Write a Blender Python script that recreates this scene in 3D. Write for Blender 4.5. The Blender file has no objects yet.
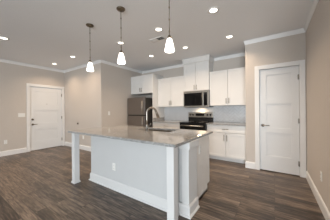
import bpy, bmesh, math, random
from mathutils import Matrix, Vector
random.seed(4)
C = bpy.context.scene.collection
S = bpy.context.scene

# ------------------------------------------------------------ camera
F_PX, YAW, PITCH, ROLL, CAM_H = 161.894, 33.921, -0.021, -0.519, 1.266
cam = bpy.data.cameras.new('camera'); camo = bpy.data.objects.new('camera', cam); C.objects.link(camo)
cam.sensor_width = 36; cam.lens = 36 * F_PX / 330; cam.clip_start = .02
y, p, r = math.radians(YAW), math.radians(PITCH), math.radians(ROLL)
fw = Vector((-math.sin(y) * math.cos(p), math.cos(y) * math.cos(p), math.sin(p)))
rt = Vector((math.cos(y), math.sin(y), 0)); up = rt.cross(fw)
rt2 = rt * math.cos(r) + up * math.sin(r); up2 = -rt * math.sin(r) + up * math.cos(r)
M = Matrix((rt2, up2, -fw)).transposed().to_4x4(); M.translation = (0, 0, CAM_H)
camo.matrix_world = M
S.camera = camo

# ------------------------------------------------------------ world, daylight, exposure
S.view_settings.view_transform = 'Standard'; S.view_settings.look = 'None'
S.view_settings.gamma = 1; S.view_settings.exposure = 0.12
w = bpy.data.worlds.new('sky'); S.world = w; w.use_nodes = True
w.node_tree.nodes['Background'].inputs[0].default_value = (.62, .78, 1, 1)
w.node_tree.nodes['Background'].inputs[1].default_value = 1.2
WIN_W = 138.0      # daylight through the living room windows
def area(name, loc, target, sx, sy, power, col, spread=180):
    l = bpy.data.lights.new(name, 'AREA'); l.shape = 'RECTANGLE'; l.size = sx; l.size_y = sy
    l.energy = power; l.color = col; l.spread = math.radians(spread)
    o = bpy.data.objects.new(name, l); C.objects.link(o); o.location = loc
    o.rotation_euler = (Vector(target) - Vector(loc)).to_track_quat('-Z', 'Y').to_euler()
    return o
DAY = (.91, .975, 1.0)
area('window_daylight', (-.98, -5.92, 1.15), (-.98, 0, 1.15), 2.65, 1.7, WIN_W, DAY)
WIN2_W = 318.0     # and through the window in the wider part of the room
area('window_daylight', (2.1, -5.92, 1.25), (2.1, 0, 1.25), 2.2, 1.9, WIN2_W, DAY)
CAN_W, CAN_COL = 7.8, (1.0, .75, .52)

# ------------------------------------------------------------ dimensions
H = 2.74
XW, YW = 3.6, 1.2     # the room widens to the right behind the camera
XR, YP, XP, YK, XE, YE, XQ, YB = .493, 3.896, -.507, 4.679, -6.375, 2.882, -4.176, -6.0
T = .12

# ------------------------------------------------------------ materials
def mat(name, col, rough=.5, metal=0, spec=.5, emit=0, emit_col=None, coat=0):
    m = bpy.data.materials.new(name); m.use_nodes = True
    b = m.node_tree.nodes['Principled BSDF']
    b.inputs['Base Color'].default_value = (*col, 1); b.inputs['Roughness'].default_value = rough
    b.inputs['Metallic'].default_value = metal; b.inputs['Specular IOR Level'].default_value = spec
    b.inputs['Coat Weight'].default_value = coat
    if emit:
        b.inputs['Emission Color'].default_value = (*(emit_col or col), 1); b.inputs['Emission Strength'].default_value = emit
    return m
def nodes(m):
    nt = m.node_tree
    return nt, nt.nodes['Principled BSDF'], (lambda t, **k: mk(nt, t, k))
def mk(nt, t, k):
    n = nt.nodes.new(t)
    for a, b in k.items(): setattr(n, a, b)
    return n
def vary(m, scale=(1, 1, 1), nscale=8, amount=.06, bump=.0, detail=3):
    """fine procedural mottling of the base colour and, optionally, a bump"""
    nt, b, N = nodes(m)
    tc = N('ShaderNodeTexCoord'); mp = N('ShaderNodeMapping'); mp.inputs['Scale'].default_value = scale
    nt.links.new(tc.outputs['Object'], mp.inputs[0])
    no = N('ShaderNodeTexNoise'); no.inputs['Scale'].default_value = nscale; no.inputs['Detail'].default_value = detail
    nt.links.new(mp.outputs[0], no.inputs[0])
    c = b.inputs['Base Color'].default_value[:3]
    rp = N('ShaderNodeValToRGB')
    rp.color_ramp.elements[0].color = (*[v * (1 - amount) for v in c], 1); rp.color_ramp.elements[0].position = .3
    rp.color_ramp.elements[1].color = (*[min(1, v * (1 + amount)) for v in c], 1); rp.color_ramp.elements[1].position = .7
    nt.links.new(no.outputs['Fac'], rp.inputs[0]); nt.links.new(rp.outputs[0], b.inputs['Base Color'])
    if bump:
        bp = N('ShaderNodeBump'); bp.inputs['Strength'].default_value = bump; bp.inputs['Distance'].default_value = .002
        nt.links.new(no.outputs['Fac'], bp.inputs['Height']); nt.links.new(bp.outputs[0], b.inputs['Normal'])
    return m
M_wall = vary(mat('greige_wall_paint', (.58, .53, .485), .75, spec=.3), nscale=60, amount=.02, bump=.15)
M_ceil = vary(mat('ceiling_paint', (.87, .885, .91), .85, spec=.2), nscale=70, amount=.02, bump=.15)
M_trim = vary(mat('white_trim_paint', (.80, .80, .80), .35), nscale=3, amount=.01)
M_isle = vary(mat('white_island_paint', (.70, .705, .71), .42), nscale=3, amount=.01)
M_door = vary(mat('white_door_paint', (.76, .77, .78), .38), nscale=3, amount=.01)
M_cab = vary(mat('cream_white_cabinet_lacquer', (.74, .737, .73), .38), nscale=3, amount=.01)
M_ipan = vary(mat('pale_grey_panel_paint', (.59, .60, .61), .5), nscale=5, amount=.01)
M_endp = vary(mat('pale_cabinet_side', (.80, .78, .75), .4), nscale=5, amount=.02)
M_dark = mat('dark_recess', (.02, .018, .016), .7)
M_black = mat('black_glass', (.006, .006, .007), .10, spec=.3)
M_blackp = mat('black_enamel', (.012, .012, .013), .25)
M_nickel = vary(mat('satin_nickel', (.29, .27, .245), .30, 1), nscale=30, amount=.08)
M_bronze = vary(mat('aged_nickel', (.20, .165, .125), .35, 1), nscale=30, amount=.12)
M_steel = vary(mat('brushed_stainless_steel', (.50, .47, .43), .30, 1), (2, 2, 90), 6, .10)
M_fridge = vary(mat('slate_stainless_steel', (.30, .275, .26), .33, 1), (2, 2, 90), 6, .08)
M_fside = mat('dark_grey_enamel', (.05, .048, .046), .4)
M_plast = mat('white_plastic', (.82, .82, .80), .35)
M_slot = mat('slot_black', (.03, .03, .03), .5)
M_shade = mat('frosted_white_glass', (.95, .93, .9), .3, emit=4.5, emit_col=(1, .93, .84))
M_lens = mat('lamp_lens', (1, 1, 1), .4, emit=4, emit_col=(1, .90, .76))
M_grout = mat('grey_grout', (.42, .42, .43), .8)
M_rubber = mat('dark_brown_rubber', (.05, .03, .02), .6)
M_glass = mat('window_glass', (1, 1, 1), .02); M_glass.node_tree.nodes['Principled BSDF'].inputs['Transmission Weight'].default_value = 1

def tile_mat():
    m = mat('glazed_white_tile', (.60, .62, .65), .15)
    return vary(m, nscale=9, amount=.05)
M_tile = tile_mat()

def granite():
    m = mat('speckled_grey_granite', (.4, .39, .38), .07)
    nt, b, N = nodes(m)
    tc = N('ShaderNodeTexCoord')
    v = N('ShaderNodeTexVoronoi'); v.inputs['Scale'].default_value = 170
    n2 = N('ShaderNodeTexNoise'); n2.inputs['Scale'].default_value = 70; n2.inputs['Detail'].default_value = 6
    n3 = N('ShaderNodeTexNoise'); n3.inputs['Scale'].default_value = 5; n3.inputs['Detail'].default_value = 3
    for q in (v, n2, n3): nt.links.new(tc.outputs['Object'], q.inputs['Vector'])
    mx = N('ShaderNodeMath', operation='ADD'); nt.links.new(n2.outputs['Fac'], mx.inputs[0])
    m2 = N('ShaderNodeMath', operation='MULTIPLY'); m2.inputs[1].default_value = .35
    sep = N('ShaderNodeSeparateColor'); nt.links.new(v.outputs['Color'], sep.inputs[0])
    nt.links.new(sep.outputs[0], m2.inputs[0]); nt.links.new(m2.outputs[0], mx.inputs[1])
    m3 = N('ShaderNodeMath', operation='MULTIPLY_ADD'); nt.links.new(n3.outputs['Fac'], m3.inputs[0]); m3.inputs[1].default_value = .12
    nt.links.new(mx.outputs[0], m3.inputs[2])
    rp = N('ShaderNodeValToRGB'); e = rp.color_ramp.elements
    e[0].position = .36; e[0].color = (.09, .09, .092, 1); e[1].position = .98; e[1].color = (.50, .50, .50, 1)
    q = e.new(.58); q.color = (.20, .20, .20, 1); q = e.new(.74); q.color = (.31, .31, .308, 1)
    nt.links.new(m3.outputs[0], rp.inputs[0]); nt.links.new(rp.outputs[0], b.inputs['Base Color'])
    return m
M_gran = granite()

def planks():
    m = mat('brown_wood_planks', (.2, .14, .1), .34)
    nt, b, N = nodes(m); L = nt.links.new
    tc = N('ShaderNodeTexCoord')
    br = N('ShaderNodeTexBrick'); br.offset = .37; br.offset_frequency = 2
    L(tc.outputs['Object'], br.inputs['Vector'])
    br.inputs['Color1'].default_value = (0, 0, 0, 1); br.inputs['Color2'].default_value = (1, 1, 1, 1)
    br.inputs['Mortar'].default_value = (.5, .5, .5, 1)
    br.inputs['Scale'].default_value = 1; br.inputs['Mortar Size'].default_value = .0022
    br.inputs['Mortar Smooth'].default_value = .1; br.inputs['Bias'].default_value = 0
    br.inputs['Brick Width'].default_value = 1.05; br.inputs['Row Height'].default_value = .127
    # grain stretched along the boards, shifted per board
    sep = N('ShaderNodeSeparateColor'); L(br.outputs['Color'], sep.inputs[0])
    cmb = N('ShaderNodeCombineXYZ'); mm = N('ShaderNodeMath', operation='MULTIPLY'); mm.inputs[1].default_value = 37
    L(sep.outputs[0], mm.inputs[0]); L(mm.outputs[0], cmb.inputs[2])
    mp = N('ShaderNodeMapping'); mp.inputs['Scale'].default_value = (1.5, 17, 1); L(tc.outputs['Object'], mp.inputs[0])
    ad = N('ShaderNodeVectorMath', operation='ADD'); L(mp.outputs[0], ad.inputs[0]); L(cmb.outputs[0], ad.inputs[1])
    g = N('ShaderNodeTexNoise'); g.inputs['Scale'].default_value = 2.0; g.inputs['Detail'].default_value = 8; g.inputs['Roughness'].default_value = .65
    g.inputs['Distortion'].default_value = .6
    L(ad.outputs[0], g.inputs['Vector'])
    fine = N('ShaderNodeTexNoise'); fine.inputs['Scale'].default_value = 5.0; fine.inputs['Detail'].default_value = 5; L(ad.outputs[0], fine.inputs['Vector'])
    gm = N('ShaderNodeMath', operation='MULTIPLY_ADD'); L(g.outputs['Fac'], gm.inputs[0]); gm.inputs[1].default_value = 1.25; gm.inputs[2].default_value = -.375
    gf = N('ShaderNodeMath', operation='MULTIPLY_ADD'); L(fine.outputs['Fac'], gf.inputs[0]); gf.inputs[1].default_value = .55; L(gm.outputs[0], gf.inputs[2])
    m1 = N('ShaderNodeMath', operation='MULTIPLY_ADD'); L(sep.outputs[0], m1.inputs[0]); m1.inputs[1].default_value = .24
    L(gf.outputs[0], m1.inputs[2])
    rp = N('ShaderNodeValToRGB'); e = rp.color_ramp.elements
    e[0].position = .38; e[0].color = (.022, .016, .013, 1)
    e[1].position = 1.0; e[1].color = (.33, .25, .188, 1)
    q = e.new(.58); q.color = (.075, .054, .041, 1); q = e.new(.74); q.color = (.17, .126, .094, 1)
    L(m1.outputs[0], rp.inputs[0])
    mix = N('ShaderNodeMix', data_type='RGBA'); L(br.outputs['Fac'], mix.inputs[0])
    L(rp.outputs[0], mix.inputs[6]); mix.inputs[7].default_value = (.02, .014, .011, 1)
    L(mix.outputs[2], b.inputs['Base Color'])
    bp = N('ShaderNodeBump'); bp.inputs['Strength'].default_value = .35; bp.inputs['Distance'].default_value = .002
    inv = N('ShaderNodeMath', operation='SUBTRACT'); L(g.outputs['Fac'], inv.inputs[0]); L(br.outputs['Fac'], inv.inputs[1])
    L(inv.outputs[0], bp.inputs['Height']); L(bp.outputs[0], b.inputs['Normal'])
    rr = N('ShaderNodeMapRange'); rr.inputs[3].default_value = .26; rr.inputs[4].default_value = .46
    L(g.outputs['Fac'], rr.inputs[0]); L(rr.outputs[0], b.inputs['Roughness'])
    return m
M_floor = planks()

# ------------------------------------------------------------ mesh helpers
class MB:
    def __init__(s): s.bm = bmesh.new()
    def box(s, x0, x1, y0, y1, z0, z1, bev=0, seg=2):
        r = bmesh.ops.create_cube(s.bm, size=1)
        vs = r['verts']
        for v in vs:
            v.co = Vector(((x0 + x1) / 2 + v.co.x * (x1 - x0), (y0 + y1) / 2 + v.co.y * (y1 - y0), (z0 + z1) / 2 + v.co.z * (z1 - z0)))
        if bev:
            es = {e for v in vs for e in v.link_edges}
            bmesh.ops.bevel(s.bm, geom=list(es), offset=bev, segments=seg, affect='EDGES', profile=.5)
        return s
    def ring(s, pts, axis='z'):
        return [s.bm.verts.new(p) for p in pts]
    def lathe(s, c, prof, n=32, axis='z'):
        """prof: list of (radius, height); axis z, -y ('y') or x"""
        rings = []
        for rad, h in prof:
            ring = []
            for i in range(n):
                a = 2 * math.pi * i / n; u, v = rad * math.cos(a), rad * math.sin(a)
                co = {'z': (u, v, h), 'y': (u, -h, v), 'x': (h, u, v)}[axis]
                ring.append(s.bm.verts.new(Vector(c) + Vector(co)))
            rings.append(ring)
        for a, b in zip(rings, rings[1:]):
            for i in range(n): s.bm.faces.new((a[i], a[(i + 1) % n], b[(i + 1) % n], b[i])).smooth = True
        s.bm.faces.new(list(reversed(rings[0]))); s.bm.faces.new(rings[-1])
        return s
    def tube(s, pts, rad, n=14):
        pts = [Vector(p) for p in pts]; rings = []
        t0 = (pts[1] - pts[0]).normalized()
        u = t0.orthogonal().normalized()
        for i, p in enumerate(pts):
            t = (pts[min(i + 1, len(pts) - 1)] - pts[max(i - 1, 0)]).normalized()
            u = (u - t * u.dot(t)).normalized(); v = t.cross(u)
            rr = rad[i] if isinstance(rad, (list, tuple)) else rad
            rings.append([s.bm.verts.new(p + u * rr * math.cos(2 * math.pi * k / n) + v * rr * math.sin(2 * math.pi * k / n)) for k in range(n)])
        for a, b in zip(rings, rings[1:]):
            for i in range(n): s.bm.faces.new((a[i], a[(i + 1) % n], b[(i + 1) % n], b[i])).smooth = True
        s.bm.faces.new(list(reversed(rings[0]))); s.bm.faces.new(rings[-1])
        return s
    def sweep(s, path, prof):
        """profile (outward, z) along a plan polyline; room lies to the left of the path"""
        P = [Vector(q) for q in path]; offs = []
        for i in range(len(P)):
            ns = []
            if i > 0: d = (P[i] - P[i - 1]).normalized(); ns.append(Vector((-d.y, d.x)))
            if i < len(P) - 1: d = (P[i + 1] - P[i]).normalized(); ns.append(Vector((-d.y, d.x)))
            if len(ns) == 2:
                m = (ns[0] + ns[1]).normalized(); m = m / m.dot(ns[0])
            else: m = ns[0]
            offs.append(m)
        rings = [[s.bm.verts.new((P[i].x + offs[i].x * o, P[i].y + offs[i].y * o, z)) for o, z in prof] for i in range(len(P))]
        n = len(prof)
        for a, b in zip(rings, rings[1:]):
            for i in range(n): s.bm.faces.new((a[i], a[(i + 1) % n], b[(i + 1) % n], b[i]))
        s.bm.faces.new(list(reversed(rings[0]))); s.bm.faces.new(rings[-1])
        return s
    def build(s, name, m, parent=None):
        bmesh.ops.recalc_face_normals(s.bm, faces=s.bm.faces)
        me = bpy.data.meshes.new(name); s.bm.to_mesh(me); s.bm.free()
        me.materials.append(m)
        o = bpy.data.objects.new(name, me); C.objects.link(o)
        if parent:
            o.parent = parent
            # vertices were written in world space: keep them there
            off = world_of(parent); 
            for v in me.vertices: v.co -= off
        return o
def world_of(o):
    v = Vector((0, 0, 0))
    while o: v += o.location; o = o.parent
    return v
def tag(o, label, cat, group=None, kind=None):
    o['label'] = label; o['category'] = cat
    if group: o['group'] = group
    if kind: o['kind'] = kind
    return o
def thing(name, loc, label, cat, group=None, kind=None):
    o = bpy.data.objects.new(name, None); C.objects.link(o); o.location = loc; o.empty_display_size = .1
    return tag(o, label, cat, group, kind)
def dup(root, loc, label):
    r = root.copy(); C.objects.link(r); r.location = loc; r['label'] = label
    for ch in list(root.children):
        c = ch.copy(); C.objects.link(c); c.parent = r
        for g in list(ch.children):
            d = g.copy(); C.objects.link(d); d.parent = c
    return r
def struct(name, mb, m, label, cat):
    return tag(mb.build(name, m), label, cat, kind='structure')

# ============================================================ the setting
struct('floor', MB().box(XE - T, XW + T, YB - T, YK + T, -.1, 0), M_floor, 'brown wood plank floor', 'floor')
struct('ceiling', MB().box(XE - T, XW + T, YB - T, YK + T, H, H + .1), M_ceil, 'pale grey painted ceiling', 'ceiling')
struct('wall_right', MB().box(XR, XR + T, YW, YK, 0, H).box(XR + T, XW, YW, YW + T, 0, H), M_wall, 'greige wall running along the right edge', 'wall')
# pantry front wall with its door opening
DX0, DX1, DZ = -.245, .392, 2.075
struct('wall_pantry', MB().box(XP, DX0 - .01, YP, YP + T, 0, H).box(DX1 + .01, XR, YP, YP + T, 0, H).box(DX0 - .01, DX1 + .01, YP, YP + T, DZ + .01, H)
       .box(XP, XP + T, YP + T, YK, 0, H), M_wall, 'greige wall around the three panel white door', 'wall')
struct('wall_kitchen', MB().box(XQ - T, XR + T, YK, YK + T, 0, H), M_wall, 'greige wall behind the kitchen cabinets', 'wall')
struct('wall_partition', MB().box(XQ - T, XQ, YE + T, YK, 0, H).box(XE, XQ, YE, YE + T, 0, H), M_wall,
       'warm greige corner wall between entry door and refrigerator', 'wall')
EY0, EY1, EZ = 1.862, 2.782, 2.05
struct('wall_left', MB().box(XE - T, XE, YB, EY0 - .01, 0, H).box(XE - T, XE, EY1 + .01, YE + T, 0, H).box(XE - T, XE, EY0 - .01, EY1 + .01, EZ + .01, H),
       M_wall, 'greige wall around the entry door', 'wall')
struct('wall_far_right', MB().box(XW, XW + T, YB, YW + T, 0, H), M_wall, 'greige wall of the wider living area', 'wall')
# wall behind the camera with two windows
wins = [(-2.35, .38), (1.0, 3.2)]
wb = MB(); xs = [XE - T] + [q for a in wins for q in a] + [XW + T]
for i in range(0, len(xs), 2): wb.box(xs[i], xs[i + 1], YB - T, YB, 0, H)
for a, b in wins: wb.box(a, b, YB - T, YB, 0, .2).box(a, b, YB - T, YB, 2.15, H)
struct('wall_rear', wb, M_wall, 'greige living room wall with windows', 'wall')
for i, (a, b) in enumerate(wins):
    wt = thing('window_%d' % (i + 1), ((a + b) / 2, YB, .2), 'living room window with white frame', 'window', kind='structure')
    f = MB()
    for q in (a, b - .05, (a + b) / 2 - .025): f.box(q, q + .05, YB - .09, YB - .04, .2, 2.15)
    for z in (.2, 1.15, 2.10): f.box(a + .05, b - .05, YB - .088, YB - .042, z, z + .05)
    f.build('window_frame', M_trim, wt)
    MB().box(a + .05, b - .05, YB - .068, YB - .062, .25, 2.10).build('window_pane', M_glass, wt)

crown = [(0, H - .080), (.008, H - .080), (.010, H - .068), (.017, H - .045), (.024, H - .026), (.026, H - .014), (.030, H - .012), (.030, H - .0005), (0, H - .0005)]
struct('trim_1', MB().sweep([(XW, YB), (XW, YW), (XR, YW), (XR, YP), (XP, YP), (XP, YK), (-1.41, YK)], crown), M_trim, 'white crown moulding above the pantry door and right cabinets', 'crown moulding')
struct('trim_2', MB().sweep([(-2.25, YK), (XQ, YK), (XQ, YE), (XE, YE), (XE, YB)], crown), M_trim, 'white crown moulding above the entry and refrigerator corner', 'crown moulding')
base = [(0, 0), (.016, 0), (.016, .118), (.010, .132), (.004, .14), (0, .14)]
struct('baseboard_right', MB().sweep([(XW, YB), (XW, YW), (XR, YW), (XR, YP - .022)], base), M_trim, 'white baseboard along the right wall', 'baseboard')
struct('baseboard_pantry', MB().sweep([(-.336, YP), (XP, YP), (XP, 4.05)], base), M_trim, 'white baseboard left of the pantry door', 'baseboard')
struct('baseboard_partition', MB().sweep([(XQ, 3.9), (XQ, YE), (XE + .02, YE)], base), M_trim, 'white baseboard on the warm corner wall', 'baseboard')
struct('baseboard_left', MB().sweep([(XE, 1.768), (XE, YB)], base), M_trim, 'white baseboard left of the entry door', 'baseboard')

def lever(parent, c, d, axis):
    """door lever: rose, neck and a lever blade running along d"""
    c = Vector(c); mb = MB()
    out = Vector((0, -1, 0)) if axis == 'y' else Vector((1, 0, 0))
    mb.lathe(c, [(.031, 0), (.031, .006), (.026, .012), (.012, .014)], 24, axis)
    mb.tube([c + out * .012, c + out * .045], .009)
    mb.tube([c + out * .045 - d * .01, c + out * .047 + d * .05, c + out * .045 + d * .115], [.011, .009, .007])
    return mb.build('door_handle', M_nickel if axis == 'y' else M_bronze, parent)

def panel_door_y(x0, x1, z0, z1, yf, panels, stile, mname, m, parent):
    """leaf facing -y, with recessed panels (z ranges)"""
    mb = MB(); d = .038
    mb.box(x0, x0 + stile, yf, yf + d, z0, z1).box(x1 - stile, x1, yf, yf + d, z0, z1)
    zs = [z0] + [q for a in panels for q in a] + [z1]
    for i in range(0, len(zs), 2): mb.box(x0 + stile, x1 - stile, yf, yf + d, zs[i], zs[i + 1])
    for a, b in panels:
        X0, X1 = x0 + stile, x1 - stile
        mb.box(X0, X1, yf + .015, yf + d - .003, a, b)
        for s_, (u0, u1, v0, v1) in enumerate(((X0, X1, a, a + .008), (X0, X1, b - .008, b), (X0, X0 + .008, a, b), (X1 - .008, X1, a, b))):
            mb.box(u0, u1, yf + .005, yf + .014, v0, v1)
    return mb.build(mname, m, parent)

# pantry door
d2 = thing('door_2', ((DX0 + DX1) / 2, YP, 0), 'closed white three panel door beside the right wall', 'door', kind='structure')
panel_door_y(DX0, DX1, .014, DZ, YP + .016, [(.312, .785), (.873, 1.369), (1.455, 1.96)], .112, 'door_leaf', M_door, d2)
cs = MB(); cw = .088
cs.box(DX0 - cw, DX0 - .004, YP - .018, YP + .0, 0, DZ + cw, .003)
cs.box(DX1 + .004, DX1 + cw, YP - .018, YP + .0, 0, DZ + cw, .003)
cs.box(DX0 - .004, DX1 + .004, YP - .018, YP + .0, DZ + .007, DZ + cw, .003)
cs.box(DX0 - .0105, DX0 - .004, YP, YP + T, 0, DZ).box(DX1 + .004, DX1 + .0105, YP, YP + T, 0, DZ).box(DX0 - .0105, DX1 + .0105, YP, YP + T, DZ + .006, DZ + .0105)
cs.build('door_casing', M_trim, d2)
lever(d2, (-.19, YP + .016, .93), Vector((1, 0, 0)), 'y')
for z in (.235, 1.037, 1.86):
    MB().tube([(DX1 - .001, YP - .006, z - .045), (DX1 - .001, YP - .006, z + .045)], .008).box(DX1 - .02, DX1 + .02, YP - .004, YP + .0165, z - .045, z + .045).build('hinge', M_nickel, d2)

# entry door (faces +x)
d1 = thing('door_1', (XE, (EY0 + EY1) / 2, 0), 'closed white three panel entry door on the left wall', 'door', kind='structure')
mb = MB(); st = .13; xf = XE - .016; d = .042
P5 = [(.295, .672), (.873, 1.285), (1.50, 1.905)]
mb.box(xf - d, xf, EY0, EY0 + st, .014, EZ).box(xf - d, xf, EY1 - st, EY1, .014, EZ)
zs = [.014] + [q for a in P5 for q in a] + [EZ]
for i in range(0, len(zs), 2): mb.box(xf - d, xf, EY0 + st, EY1 - st, zs[i], zs[i + 1])
for a, b in P5:
    mb.box(xf - d + .003, xf - .012, EY0 + st, EY1 - st, a, b)
mb.build('door_leaf', M_door, d1)
cs = MB(); cw = .088
cs.box(XE, XE + .018, EY0 - cw, EY0 - .006, 0, EZ + cw, .003).box(XE, XE + .018, EY1 + .006, EY1 + cw, 0, EZ + cw, .003)
cs.box(XE, XE + .018, EY0 - .006, EY1 + .006, EZ + .007, EZ + cw, .003)
cs.box(XE - T, XE, EY0 - .0105, EY0 - .006, 0, EZ).box(XE - T, XE, EY1 + .006, EY1 + .0105, 0, EZ).box(XE - T, XE, EY0 - .0105, EY1 + .0105, EZ + .006, EZ + .0105)
cs.build('door_casing', M_trim, d1)
MB().box(XE - T, XE - .002, EY0 - .003, EY1 + .003, 0, .011).build('threshold', M_nickel, d1)
lever(d1, (xf, EY0 + .068, .84), Vector((0, 1, 0)), 'x')
MB().lathe((xf, EY0 + .068, 1.0), [(.031, 0), (.030, .012), (.018, .02), (.016, .026)], 24, 'x').build('deadbolt', M_bronze, d1)
MB().lathe((xf, (EY0 + EY1) / 2, 1.50), [(.011, 0), (.010, .005), (.006, .006)], 16, 'x').build('peephole', M_nickel, d1)
for z in (.25, 1.03, 1.83):
    MB().tube([(XE + .004, EY1, z - .05), (XE + .004, EY1, z + .05)], .008).box(XE - .0155, XE + .003, EY1 - .012, EY1 + .012, z - .05, z + .05).build('hinge', M_nickel, d1)

# ============================================================ kitchen island
IX0, IX1, IY0, IY1 = -3.021, -.828, 1.409, 2.628
ZT0, ZT1 = .884, .914
isl = thing('kitchen_island', (-1.9, 1.9, 0), 'white kitchen island base with two square posts under the grey stone top', 'kitchen island')
KY = 1.700
MB().box(-2.785, -.985, KY, 1.93, .0, ZT0 - .001).box(-.985, -.93, 1.765, 1.93, 0, ZT0 - .001).build('seating_side_panel', M_ipan, isl)
CX0, CX1, CY0, CY1 = -.93, -.838, 1.735, 1.985
MB().box(CX0, CX1, CY0, CY1, 0, ZT0 - .001, .002).build('pilaster', M_isle, isl)
MB().box(-.978, CX1 + .024, CY0 - .025, CY1 + .018, ZT0 - .085, ZT0 - .001, .003).build('pilaster_cap', M_isle, isl)
pf = [(0, 0), (.032, 0), (.032, .010), (.026, .020), (.016, .024), (.016, .112), (.010, .126), (.003, .134), (0, .134)]
MB().sweep([(CX1, CY1), (CX1, CY0), (-.985, CY0), (-.985, KY), (-2.785, KY), (-2.785, 1.93)][::-1], [(-o, z) for o, z in pf]).build('base_moulding', M_isle, isl)
c = MB()   # open-topped carcass for the sink
c.box(-2.785, -2.767, 1.93, 2.585, .0, ZT0 - .001).box(-.893, -.878, 1.93, 2.585, .10, ZT0 - .001).box(-.893, -.878, 1.93, 2.48, 0, .10)
c.box(-2.767, -.893, 1.93, 2.585, .10, .118).box(-2.767, -.893, 2.465, 2.48, 0, .10)
c.build('carcass', M_endp, isl)
MB().sweep([(-.878, 2.485), (-.878, 1.99)], [(0, 0), (-.014, 0), (-.014, .016), (-.006, .028), (0, .028)]).build('shoe_moulding', M_isle, isl)
nd = 4
for i in range(nd):
    x0 = -2.765 + i * (1.872 / nd) + .002; x1 = x0 + 1.872 / nd - .004
    dd = MB(); yy = 2.586
    dd.box(x0, x0 + .06, yy, yy + .019, .12, .878).box(x1 - .06, x1, yy, yy + .019, .12, .878).box(x0 + .06, x1 - .06, yy, yy + .019, .12, .18).box(x0 + .06, x1 - .06, yy, yy + .019, .818, .878)
    dd.box(x0 + .06, x1 - .06, yy, yy + .012, .18, .818)
    o = dd.build('door', M_cab, isl)
    hx = x1 - .03 if i % 2 == 0 else x0 + .03
    MB().tube([(hx, yy + .047, .66), (hx, yy + .047, .80)], .006).tube([(hx, yy + .019, .68), (hx, yy + .047, .68)], .005).tube([(hx, yy + .019, .78), (hx, yy + .047, .78)], .005).build('handle', M_nickel, o)
for x0 in (-2.965, -.961):
    MB().box(x0, x0 + .09, 1.447, 1.537, 0, ZT0 - .001, .003).box(x0 - .012, x0 + .102, 1.435, 1.549, 0, .022, .004).box(x0 - .006, x0 + .096, 1.441, 1.543, .022, .034, .003).build('post', M_isle, isl)

# the stone top, with a sink cut-out
SX0, SX1, SY0, SY1 = -2.10, -1.38, 2.15, 2.52
top = MB()
def slab_with_hole(mb, x0, x1, y0, y1, z0, z1, hx0, hx1, hy0, hy1, bev=.004):
    bm = mb.bm
    O = [(x0, y0), (x1, y0), (x1, y1), (x0, y1)]
    # rounded hole
    hr = .03; Hh = []
    for cx, cy, a0 in ((hx0 + hr, hy0 + hr, 180), (hx1 - hr, hy0 + hr, 270), (hx1 - hr, hy1 - hr, 0), (hx0 + hr, hy1 - hr, 90)):
        Hh.append([(cx + hr * math.cos(math.radians(a0 + k * 22.5)), cy + hr * math.sin(math.radians(a0 + k * 22.5))) for k in range(5)])
    def lvl(z, ins=0):
        s_ = [(1, 1), (-1, 1), (-1, -1), (1, -1)]
        o = [bm.verts.new((p[0] + ins * q[0], p[1] + ins * q[1], z)) for p, q in zip(O, s_)]
        h = [[bm.verts.new((a, b_, z)) for a, b_ in cc] for cc in Hh]
        return o, h
    def cap(o, h):
        for i in range(4):
            j = (i + 1) % 4
            bm.faces.new([o[i], o[j], h[j][0]] + [h[i][-1]])
            bm.faces.new([o[i]] + h[i][::-1]) if True else None
    ot, ht = lvl(z1, bev); ob, hb = lvl(z0)
    om = [bm.verts.new((p[0], p[1], z1 - bev)) for p in O]
    cap(ot, ht); cap(ob, hb)
    for i in range(4):
        j = (i + 1) % 4
        bm.faces.new((ob[i], ob[j], om[j], om[i])); bm.faces.new((om[i], om[j], ot[j], ot[i]))
    fb = [v for c_ in hb for v in c_]; ft = [v for c_ in ht for v in c_]; n = len(fb)
    for i in range(n): bm.faces.new((fb[i], ft[i], ft[(i + 1) % n], fb[(i + 1) % n]))
slab_with_hole(top, IX0, IX1, IY0, IY1, ZT0, ZT1, SX0, SX1, SY0, SY1)
tag(top.build('island_countertop', M_gran), 'large polished grey granite countertop on the island', 'countertop')
sk = thing('kitchen_sink', ((SX0 + SX1) / 2, 2.3, ZT0 - .2), 'undermount stainless steel sink set into the island top', 'sink')
q = MB(); w_ = .012; zb = .70
q.box(SX0 - w_, SX1 + w_, SY0 - w_, SY0, zb, ZT0 - .001).box(SX0 - w_, SX1 + w_, SY1, SY1 + w_, zb, ZT0 - .001)
q.box(SX0 - w_, SX0, SY0, SY1, zb, ZT0 - .001).box(SX1, SX1 + w_, SY0, SY1, zb, ZT0 - .001).box(SX0 - w_, SX1 + w_, SY0 - w_, SY1 + w_, zb - .01, zb)
q.build('basin', M_steel, sk)
MB().lathe(((SX0 + SX1) / 2, 2.33, zb), [(.045, 0), (.045, .003), (.03, .004)], 24).build('drain', M_nickel, sk)
# faucet
FX, FY = -1.775, 2.09
fc = thing('kitchen_faucet', (FX, FY, ZT1), 'tall gooseneck nickel faucet standing on the island top', 'faucet')
MB().lathe((FX, FY, ZT1), [(.030, 0), (.030, .006), (.024, .012), (.024, .10), (.020, .115)], 28).build('base', M_nickel, fc)
dv = Vector((.62, .78, 0)).normalized()
R = .082; zc = 1.222
pts = [Vector((FX, FY, ZT1 + .1)), Vector((FX, FY, 1.1)), Vector((FX, FY, 1.18))]
for k in range(0, 13):
    a = math.pi - k * math.pi * .93 / 12
    pts.append(Vector((FX, FY, zc)) + dv * (R + R * math.cos(a)) + Vector((0, 0, R * math.sin(a))))
MB().tube(pts, .0175, 16).build('spout', M_nickel, fc)
e0 = pts[-1]; tg = (pts[-1] - pts[-2]).normalized(); e1 = e0 + tg * .115
MB().tube([e0 - tg * .004, e0 + tg * .02, e1], [.019, .021, .026], 18).build('spray_head', M_nickel, fc)
sd = Vector((.9, -.2, 0)).normalized()
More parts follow.
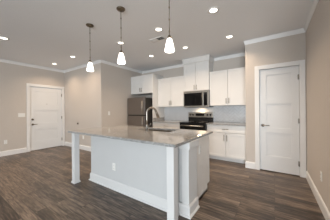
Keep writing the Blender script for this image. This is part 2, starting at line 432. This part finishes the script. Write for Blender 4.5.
MB().tube([Vector((FX, FY, .985)) + sd * .02, Vector((FX, FY, .99)) + sd * .055], .013).tube([Vector((FX, FY, .99)) + sd * .05, Vector((FX, FY, 1.05)) + sd * .11], [.008, .006]).build('lever', M_nickel, fc)

# ============================================================ kitchen run
FB, FU = YK - .61, YK - .33      # cabinet box fronts
G = .0035
def shaker(x0, x1, z0, z1, yb, name, parent, m=M_cab, fr=.055):
    """front facing -y, back at yb"""
    t = .02; mb = MB(); yf = yb - t
    mb.box(x0, x0 + fr, yf, yb, z0, z1).box(x1 - fr, x1, yf, yb, z0, z1)
    mb.box(x0 + fr, x1 - fr, yf, yb, z0, z0 + fr).box(x0 + fr, x1 - fr, yf, yb, z1 - fr, z1)
    mb.box(x0 + fr, x1 - fr, yf + .008, yb, z0 + fr, z1 - fr)
    return mb.build(name, m, parent)
def pull(parent, x, z, yf, length=.13, horiz=False):
    d_ = Vector((1, 0, 0)) if horiz else Vector((0, 0, 1)); c_ = Vector((x, yf - .03, z)); mb = MB()
    mb.tube([c_ - d_ * length / 2, c_ + d_ * length / 2], .0075, 10)
    for s_ in (-1, 1): mb.tube([c_ + d_ * s_ * length * .38 + Vector((0, .03, 0)), c_ + d_ * s_ * length * .38], .0055, 8)
    return mb.build('handle', M_nickel, parent)
def shell(x0, x1, y0, y1, z0, z1, t=.018):
    return MB().box(x0, x0 + t, y0, y1, z0, z1).box(x1 - t, x1, y0, y1, z0, z1).box(x0 + t, x1 - t, y0, y1, z0, z0 + t).box(x0 + t, x1 - t, y0, y1, z1 - t, z1).box(x0 + t, x1 - t, y1 - .006, y1, z0 + t, z1 - t)
def wall_cab(name, x0, x1, z0, z1, yf, seam, label, pz, group):
    t = thing(name, ((x0 + x1) / 2, yf, z0), label, 'cabinet', group)
    shell(x0, x1, yf + .02, YK - .001, z0, z1).build('cabinet_box', M_cab, t)
    a = shaker(x0 + .003, seam - G, z0 + .003, z1 - .003, yf + .0195, 'door', t); pull(a, seam - .034, pz, yf)
    b_ = shaker(seam + G, x1 - .003, z0 + .003, z1 - .003, yf + .0195, 'door', t); pull(b_, seam + .034, pz, yf)
    return t
gW = 'white wall cabinets'
wall_cab('wall_cabinet', XQ + .004, -3.210, 1.82, 2.43, FB, -3.70, 'white two-door wall cabinet directly above the refrigerator', 1.95, gW)
wall_cab('wall_cabinet', -3.184, -2.217, 1.37, 2.29, FU - .02, -2.70, 'white two-door wall cabinet between refrigerator panel and microwave', 1.49, gW)
mwc = wall_cab('wall_cabinet', -2.213, -1.449, 1.802, 2.60, FU - .06, -1.838, 'tallest white two-door wall cabinet, capped with moulding above the microwave', 1.90, gW)
wall_cab('wall_cabinet', -1.445, XP - .003, 1.37, 2.29, FU - .02, -.978, 'white two-door wall cabinet right of the microwave', 1.49, gW)
yf = FU - .06
MB().sweep([(-1.449, YK - .001), (-1.449, yf), (-2.213, yf), (-2.213, YK - .001)][::-1], [(0, 2.601), (-.012, 2.601), (-.015, 2.615), (-.018, 2.70), (-.030, 2.715), (-.030, H - .001), (0, H - .001)]).build('crown_moulding', M_cab, mwc)
# side panel of the refrigerator bay
tag(MB().box(-3.207, -3.187, FB - .01, YK - .001, 0, 2.43, .001).build('refrigerator_side_panel', M_cab), 'tall narrow cream panel standing right of the refrigerator', 'side panel')

def base_cab(x0, x1, seam, label):
    t = thing('base_cabinet', ((x0 + x1) / 2, FB, 0), label, 'cabinet', 'white base cabinets')
    shell(x0, x1, FB + .02, YK - .001, .10, ZT0 - .001).build('cabinet_box', M_cab, t)
    MB().box(x0, x1, FB + .08, FB + .10, 0, .10).build('toe_kick', M_cab, t)
    dr = shaker(x0 + .003, x1 - .003, .70, ZT0 - .008, FB + .0195, 'drawer', t, fr=.04); pull(dr, (x0 + x1) / 2, .785, FB, .14, True)
    a = shaker(x0 + .003, seam - G, .105, .693, FB + .0195, 'door', t); pull(a, seam - .034, .575, FB, .15)
    b_ = shaker(seam + G, x1 - .003, .105, .693, FB + .0195, 'door', t); pull(b_, seam + .034, .575, FB, .15)
base_cab(-3.184, -2.217, -2.70, 'white base cabinet behind the faucet, left of the range')
base_cab(-1.441, XP - .003, -.975, 'white base cabinet right of the range, doors fully in view')
t = MB().box(-3.185, -2.216, FB - .03, YK - .013, ZT0, ZT1, .003).build('countertop', M_gran)
tag(t, 'grey stone countertop between refrigerator panel and range', 'countertop', 'grey stone wall countertops')
MB().box(-3.184, -3.166, FB - .02, YK - .014, ZT1, ZT1 + .10, .002).build('side_splash', M_gran, t)
t = MB().box(-1.442, XP - .002, FB - .03, YK - .013, ZT0, ZT1, .003).build('countertop', M_gran)
tag(t, 'grey stone countertop right of the range', 'countertop', 'grey stone wall countertops')

# herringbone tile backsplash
def herring(x0, x1, z0, z1):
    bm = bmesh.new(); Wt, Lt, g = .065, .195, .005
    def addtile(cx, cy, ang, w, l):
        r_ = bmesh.ops.create_cube(bm, size=1); a = math.radians(ang)
        for v in r_['verts']:
            px, py, pz = v.co.x * (l - g), v.co.y * (w - g), v.co.z
            v.co = Vector((cx + px * math.cos(a) - py * math.sin(a), YK - .0085 - pz * .005, cy + px * math.sin(a) + py * math.cos(a)))
    s45 = math.sqrt(.5)
    for i in range(-60, 60):
        for j in range(-12, 12):
            # herringbone lattice in tile space, then turned 45 degrees
            for (u, v, an) in ((i * Wt + j * Lt + Lt / 2, i * Wt - j * Lt + Wt / 2, 0), (i * Wt + j * Lt - Wt / 2 + Wt, i * Wt - j * Lt + Wt + Lt / 2, 90)):
                cx = (u - v) * s45 + (x0 + x1) / 2; cz = (u + v) * s45 + (z0 + z1) / 2
                if x0 - .08 < cx < x1 + .08 and z0 - .08 < cz < z1 + .08: addtile(cx, cz, an + 45, Wt, Lt)
    for co, no in (((x0, 0, 0), (-1, 0, 0)), ((x1, 0, 0), (1, 0, 0)), ((0, 0, z0), (0, 0, -1)), ((0, 0, z1), (0, 0, 1))):
        bmesh.ops.bisect_plane(bm, geom=bm.verts[:] + bm.edges[:] + bm.faces[:], plane_co=co, plane_no=no, clear_outer=True)
    m_ = MB(); m_.bm.free(); m_.bm = bm
    return m_
bs = struct('wall_backsplash', MB().box(-3.165, XP - .001, YK - .006, YK - .0005, ZT1 + .001, 1.368), M_grout, 'white herringbone tile backsplash above the counters', 'backsplash')
herring(-3.164, XP - .002, ZT1 + .002, 1.367).build('tiles', M_tile, bs)

# ------------------------------------------------------------ refrigerator
fr = thing('refrigerator', (-3.75, 4.2, 0), 'stainless top-freezer refrigerator left of the cabinets', 'refrigerator')
RX0, RX1, RY = -4.128, -3.372, 3.85
MB().box(RX0 + .004, RX1 - .004, RY + .085, 4.62, .03, 1.665, .008).build('body', M_fside, fr)
MB().box(RX0, RX1, RY, RY + .078, .09, 1.085, .014, 3).build('refrigerator_door', M_fridge, fr)
MB().box(RX0, RX1, RY, RY + .078, 1.115, 1.675, .014, 3).build('freezer_door', M_fridge, fr)
for z0, z1 in ((.60, 1.05), (1.15, 1.56)):
    MB().tube([(RX1 - .055, RY - .045, z0), (RX1 - .055, RY - .045, z1)], .012).tube([(RX1 - .055, RY, z0 + .03), (RX1 - .055, RY - .045, z0 + .03)], .009).tube([(RX1 - .055, RY, z1 - .03), (RX1 - .055, RY - .045, z1 - .03)], .009).build('handle', M_steel, fr)
MB().box(RX0 + .02, RX1 - .004, RY + .012, RY + .084, 1.0855, 1.1145).build('grip_recess', M_dark, fr)
MB().box(RX0 + .01, RX1 - .01, RY + .04, RY + .084, .03, .085).build('kick_grille', M_blackp, fr)
MB().box(RX1 - .10, RX1 - .03, RY + .02, RY + .12, 1.676, 1.695, .004).build('hinge_cover', M_fside, fr)
for x_ in (RX0 + .06, RX1 - .06):
    for y_ in (RY + .12, 4.56): MB().lathe((x_, y_, 0), [(.02, 0), (.02, .03)], 12).build('foot', M_blackp, fr)

# ------------------------------------------------------------ range
rg = thing('electric_range', (-1.83, 4.3, 0), 'freestanding stainless and black electric range below the microwave', 'range')
QX0, QX1 = -2.210, -1.446; QY = 4.045
MB().box(QX0, QX1, QY, 4.655, .03, .905, .002).build('body', M_blackp, rg)
MB().box(QX0 - .001, QX1 + .001, QY - .035, 4.585, .9055, .922, .004).build('cooktop', M_black, rg)
for cx, cy, rr in ((-2.03, 4.18, .095), (-1.63, 4.18, .075), (-2.03, 4.43, .075), (-1.63, 4.43, .095)):
    MB().lathe((cx, cy, .9222), [(rr, 0), (rr, .0006), (rr - .004, .0008)], 36).build('burner', mat('burner_grey', (.05, .05, .052), .3), rg)
MB().box(QX0 + .003, QX1 - .003, QY - .03, QY - .001, .255, .895, .006).build('oven_door', M_black, rg)
MB().box(QX0 + .003, QX1 - .003, QY - .03, QY - .001, .05, .245, .006).build('storage_drawer', M_steel, rg)
MB().tube([(QX0 + .06, QY - .075, .835), (QX1 - .06, QY - .075, .835)], .018, 14).tube([(QX0 + .09, QY - .03, .835), (QX0 + .09, QY - .075, .835)], .010).tube([(QX1 - .09, QY - .03, .835), (QX1 - .09, QY - .075, .835)], .010).build('oven_handle', M_steel, rg)
MB().box(QX0, QX1, 4.590, 4.660, .9055, 1.035, .003).build('backguard_base', M_blackp, rg)
bg = MB().box(QX0, QX1, 4.583, 4.662, 1.036, 1.185, .006).build('control_panel', M_steel, rg)
MB().box(-1.965, -1.695, 4.5795, 4.584, 1.075, 1.150, .001).build('display', M_black, bg)
for x_ in (-2.14, -2.05, -1.60, -1.51):
    MB().lathe((x_, 4.583, 1.112), [(.029, 0), (.029, .004), (.023, .006), (.021, .03), (.014, .032)], 24, 'y').build('knob', M_blackp, bg)
for x_ in (QX0 + .05, QX1 - .05):
    for y_ in (QY + .06, 4.6): MB().lathe((x_, y_, 0), [(.018, 0), (.018, .031)], 12).build('foot', M_blackp, rg)

# ------------------------------------------------------------ microwave
mw = thing('microwave', (-1.83, 4.45, 1.34), 'stainless over-the-range microwave under the tallest wall cabinet', 'microwave')
MX0, MX1, MY, MZ0, MZ1 = -2.211, -1.450, 4.275, 1.335, 1.800
MB().box(MX0, MX1, MY + .03, YK - .012, MZ0, MZ1).build('body', M_blackp, mw)
MB().box(MX0, MX1, MY, MY + .0295, MZ1 - .062, MZ1, .002).box(MX0, MX1, MY, MY + .0295, MZ0, MZ0 + .045, .002).box(MX0, MX0 + .022, MY, MY + .0295, MZ0 + .045, MZ1 - .062).box(MX1 - .045, MX1, MY, MY + .0295, MZ0 + .045, MZ1 - .062).build('steel_frame', M_steel, mw)
MB().box(MX0 + .023, -1.645, MY + .003, MY + .029, MZ0 + .046, MZ1 - .063, .002).build('door_window', M_black, mw)
MB().box(-1.600, MX1 - .046, MY + .003, MY + .029, MZ0 + .046, MZ1 - .063, .002).build('control_panel', M_black, mw)
MB().box(-1.644, -1.601, MY - .002, MY + .029, MZ0 + .046, MZ1 - .063, .002).tube([(-1.622, MY - .035, MZ0 + .07), (-1.622, MY - .035, MZ1 - .085)], .011, 12).tube([(-1.622, MY, MZ0 + .10), (-1.622, MY - .035, MZ0 + .10)], .008, 8).tube([(-1.622, MY, MZ1 - .115), (-1.622, MY - .035, MZ1 - .115)], .008, 8).build('handle', M_steel, mw)
MB().box(-1.590, -1.505, MY + .001, MY + .0032, MZ1 - .125, MZ1 - .09).build('display', M_blackp, mw)
MB().box(MX0 + .03, MX1 - .03, MY + .05, MY + .30, MZ0 - .006, MZ0 - .0005).build('grease_filter', M_blackp, mw)
hl = bpy.data.lights.new('cooktop_lamp', 'AREA'); hl.size = .12; hl.energy = 2.2; hl.color = (1, .74, .48)
ho = bpy.data.objects.new('cooktop_lamp', hl); C.objects.link(ho); ho.parent = mw; ho.location = Vector((-1.80, 4.50, MZ0 - .012)) - mw.location

# ============================================================ ceiling lights
cans = [(-4.50, .90, 'recessed ceiling light nearest the left edge, over the entry side'),
        (-5.68, 2.28, 'recessed ceiling light closest to the entry door'),
        (-4.54, 2.27, 'recessed ceiling light just right of the one by the entry door'),
        (-2.765, 2.40, 'recessed ceiling light seen directly above the middle pendant shade'),
        (-1.738, 2.40, 'recessed ceiling light between the vent and the right pendant rod'),
        (-2.762, 3.462, 'recessed ceiling light in front of the refrigerator cabinet'),
        (-1.733, 3.462, 'recessed ceiling light just above the microwave cabinet'),
        (-.735, 2.405, 'largest recessed ceiling light, nearest the camera on the right'),
        (-.739, 3.465, 'recessed ceiling light in front of the right wall cabinet')]
proto = None
for x_, y_, lab in cans:
    if proto is None:
        proto = thing('recessed_ceiling_light', (x_, y_, H), lab, 'ceiling light', 'recessed ceiling lights')
        m_ = MB(); n = 36; pr = [(.053, -.001), (.060, -.007), (.084, -.005), (.087, -.0005), (.053, -.0005)]
        rings = [[m_.bm.verts.new((x_ + a * math.cos(2 * math.pi * i / n), y_ + a * math.sin(2 * math.pi * i / n), H + z_)) for i in range(n)] for a, z_ in pr]
        for k in range(len(pr)):
            a, b_ = rings[k], rings[(k + 1) % len(pr)]
            for i in range(n): m_.bm.faces.new((a[i], a[(i + 1) % n], b_[(i + 1) % n], b_[i])).smooth = True
        m_.build('trim_ring', M_trim, proto)
        MB().lathe((x_, y_, H), [(.052, -.0005), (.052, -.0035), (.042, -.005)], 36).build('lens', M_lens, proto)
        l = bpy.data.lights.new('lamp', 'AREA'); l.shape = 'DISK'; l.size = .09; l.energy = CAN_W; l.color = CAN_COL; l.spread = math.radians(135)
        lo = bpy.data.objects.new('lamp', l); C.objects.link(lo); lo.parent = proto; lo.location = (0, 0, -.006)
    else: dup(proto, (x_, y_, H), lab)

# ------------------------------------------------------------ pendants
def pendant(x_, y_, lab):
    t = thing('pendant_light', (x_, y_, H), lab, 'pendant light', 'glass pendants over the island')
    MB().lathe((x_, y_, H), [(.062, -.0005), (.062, -.010), (.050, -.022), (.018, -.030), (.010, -.038)], 32).build('canopy', M_bronze, t)
    m_ = MB(); z = H - .036
    m_.tube([(x_, y_, z), (x_, y_, 2.135)], .0045, 10)
    for zz in (2.60, 2.46, 2.32, 2.18): m_.lathe((x_, y_, zz), [(.0045, -.012), (.008, -.008), (.008, .008), (.0045, .012)], 12)
    m_.build('rod', M_bronze, t)
    MB().lathe((x_, y_, 2.10), [(.024, -.004), (.026, .004), (.022, .022), (.010, .036)], 24).build('socket_cap', M_bronze, t)
    MB().lathe((x_, y_, 0), [(.022, 2.096), (.028, 2.086), (.037, 2.055), (.047, 2.01), (.055, 1.975), (.057, 1.957), (.053, 1.947), (.034, 1.943)][::-1], 32).build('glass_shade', M_shade, t)
    return t
pp = pendant(-2.62, 1.6, 'leftmost of the three frosted glass pendants over the island')
dup(pp, (-1.832, 1.6, H), 'middle of the three frosted glass pendants over the island')
dup(pp, (-1.004, 1.6, H), 'rightmost and largest looking of the three glass pendants over the island')

# ------------------------------------------------------------ ceiling vent
vt = thing('ceiling_vent', (-2.0, 2.72, H), 'small white slatted air vent set in the ceiling', 'air vent')
m_ = MB(); vx0, vx1, vy0, vy1 = -2.17, -1.83, 2.64, 2.80
for a in ((vx0, vx1, vy0, vy0 + .02), (vx0, vx1, vy1 - .02, vy1), (vx0, vx0 + .02, vy0 + .02, vy1 - .02), (vx1 - .02, vx1, vy0 + .02, vy1 - .02)): m_.box(*a, H - .008, H - .0005)
m_.build('frame', M_trim, vt)
MB().box(vx0 + .02, vx1 - .02, vy0 + .02, vy1 - .02, H - .002, H - .0006).build('duct_opening', M_dark, vt)
m_ = MB()
for k in range(14):
    cx = vx0 + .034 + k * .021; s_ = 1 if k < 7 else -1
    r_ = bmesh.ops.create_cube(m_.bm, size=1)
    for v in r_['verts']:
        lx, lz = v.co.x * .018, v.co.z * .0015; a = math.radians(28) * s_
        v.co = Vector((cx + lx * math.cos(a) - lz * math.sin(a), (vy0 + vy1) / 2 + v.co.y * (vy1 - vy0 - .04), H - .0085 + lx * math.sin(a) + lz * math.cos(a)))
m_.build('slats', M_trim, vt)

# ------------------------------------------------------------ plates on the walls
def plate(kind, c, axis, lab, gang=1):
    """wall plate; axis = direction it faces: 'x' (+x), '-x', '-y'"""
    c = Vector(c)
    t = thing('electrical_outlet' if kind == 'outlet' else 'light_switch', c, lab, 'outlet' if kind == 'outlet' else 'light switch')
    def bx(mb, u0, u1, d0, d1, z0, z1, bev=0):
        if axis == '-y': mb.box(c.x + u0, c.x + u1, c.y - d1, c.y - d0, c.z + z0, c.z + z1, bev)
        elif axis == 'x': mb.box(c.x + d0, c.x + d1, c.y + u0, c.y + u1, c.z + z0, c.z + z1, bev)
        else: mb.box(c.x - d1, c.x - d0, c.y + u0, c.y + u1, c.z + z0, c.z + z1, bev)
        return mb
    hw = .036 + .023 * (gang - 1)
    bx(MB(), -hw, hw, .0003, .006, -.058, .058, .002).build('cover_plate', M_plast, t)
    if kind == 'outlet':
        for dz in (-.026, .026):
            f = bx(MB(), -.016, .016, .006, .0085, dz - .014, dz + .014, .002).build('socket', M_plast, t)
            s_ = MB(); bx(s_, -.009, -.006, .0084, .009, dz - .004, dz + .006); bx(s_, .006, .009, .0084, .009, dz - .004, dz + .006); bx(s_, -.002, .002, .0084, .009, dz - .011, dz - .007)
            s_.build('slots', M_slot, f)
    else:
        for g_ in range(gang):
            u = (g_ - (gang - 1) / 2) * .046
            bx(MB(), u - .016, u + .016, .006, .010, -.033, .033, .002).build('rocker', M_plast, t)
    return t
plate('switch', (XE, 1.655, 1.15), 'x', 'white three-gang switch plate on the wall left of the entry door', 3)
plate('outlet', (XE, 1.292, .39), 'x', 'white outlet low on the wall left of the entry door')
plate('outlet', (-5.15, YE, .40), '-y', 'white outlet low on the corner wall, seen beneath the island top')
plate('switch', (XQ, 3.146, 1.18), 'x', 'white switch plate on the wall between the corner and refrigerator', 1)
plate('outlet', (-2.14, KY, .36), '-y', 'white outlet on the long seating side of the island')
plate('outlet', (-.878, 2.19, .70), 'x', 'white outlet on the short end of the island')
plate('outlet', (XR, 2.79, .41), '-x', 'white outlet low on the right wall')
tag(MB().lathe((-5.47, YE, .838), [(.030, .0003), (.030, .008), (.024, .020), (.012, .024)], 24, 'y').build('door_stop', M_rubber), 'small dark round door bumper on the warm corner wall', 'door stop')
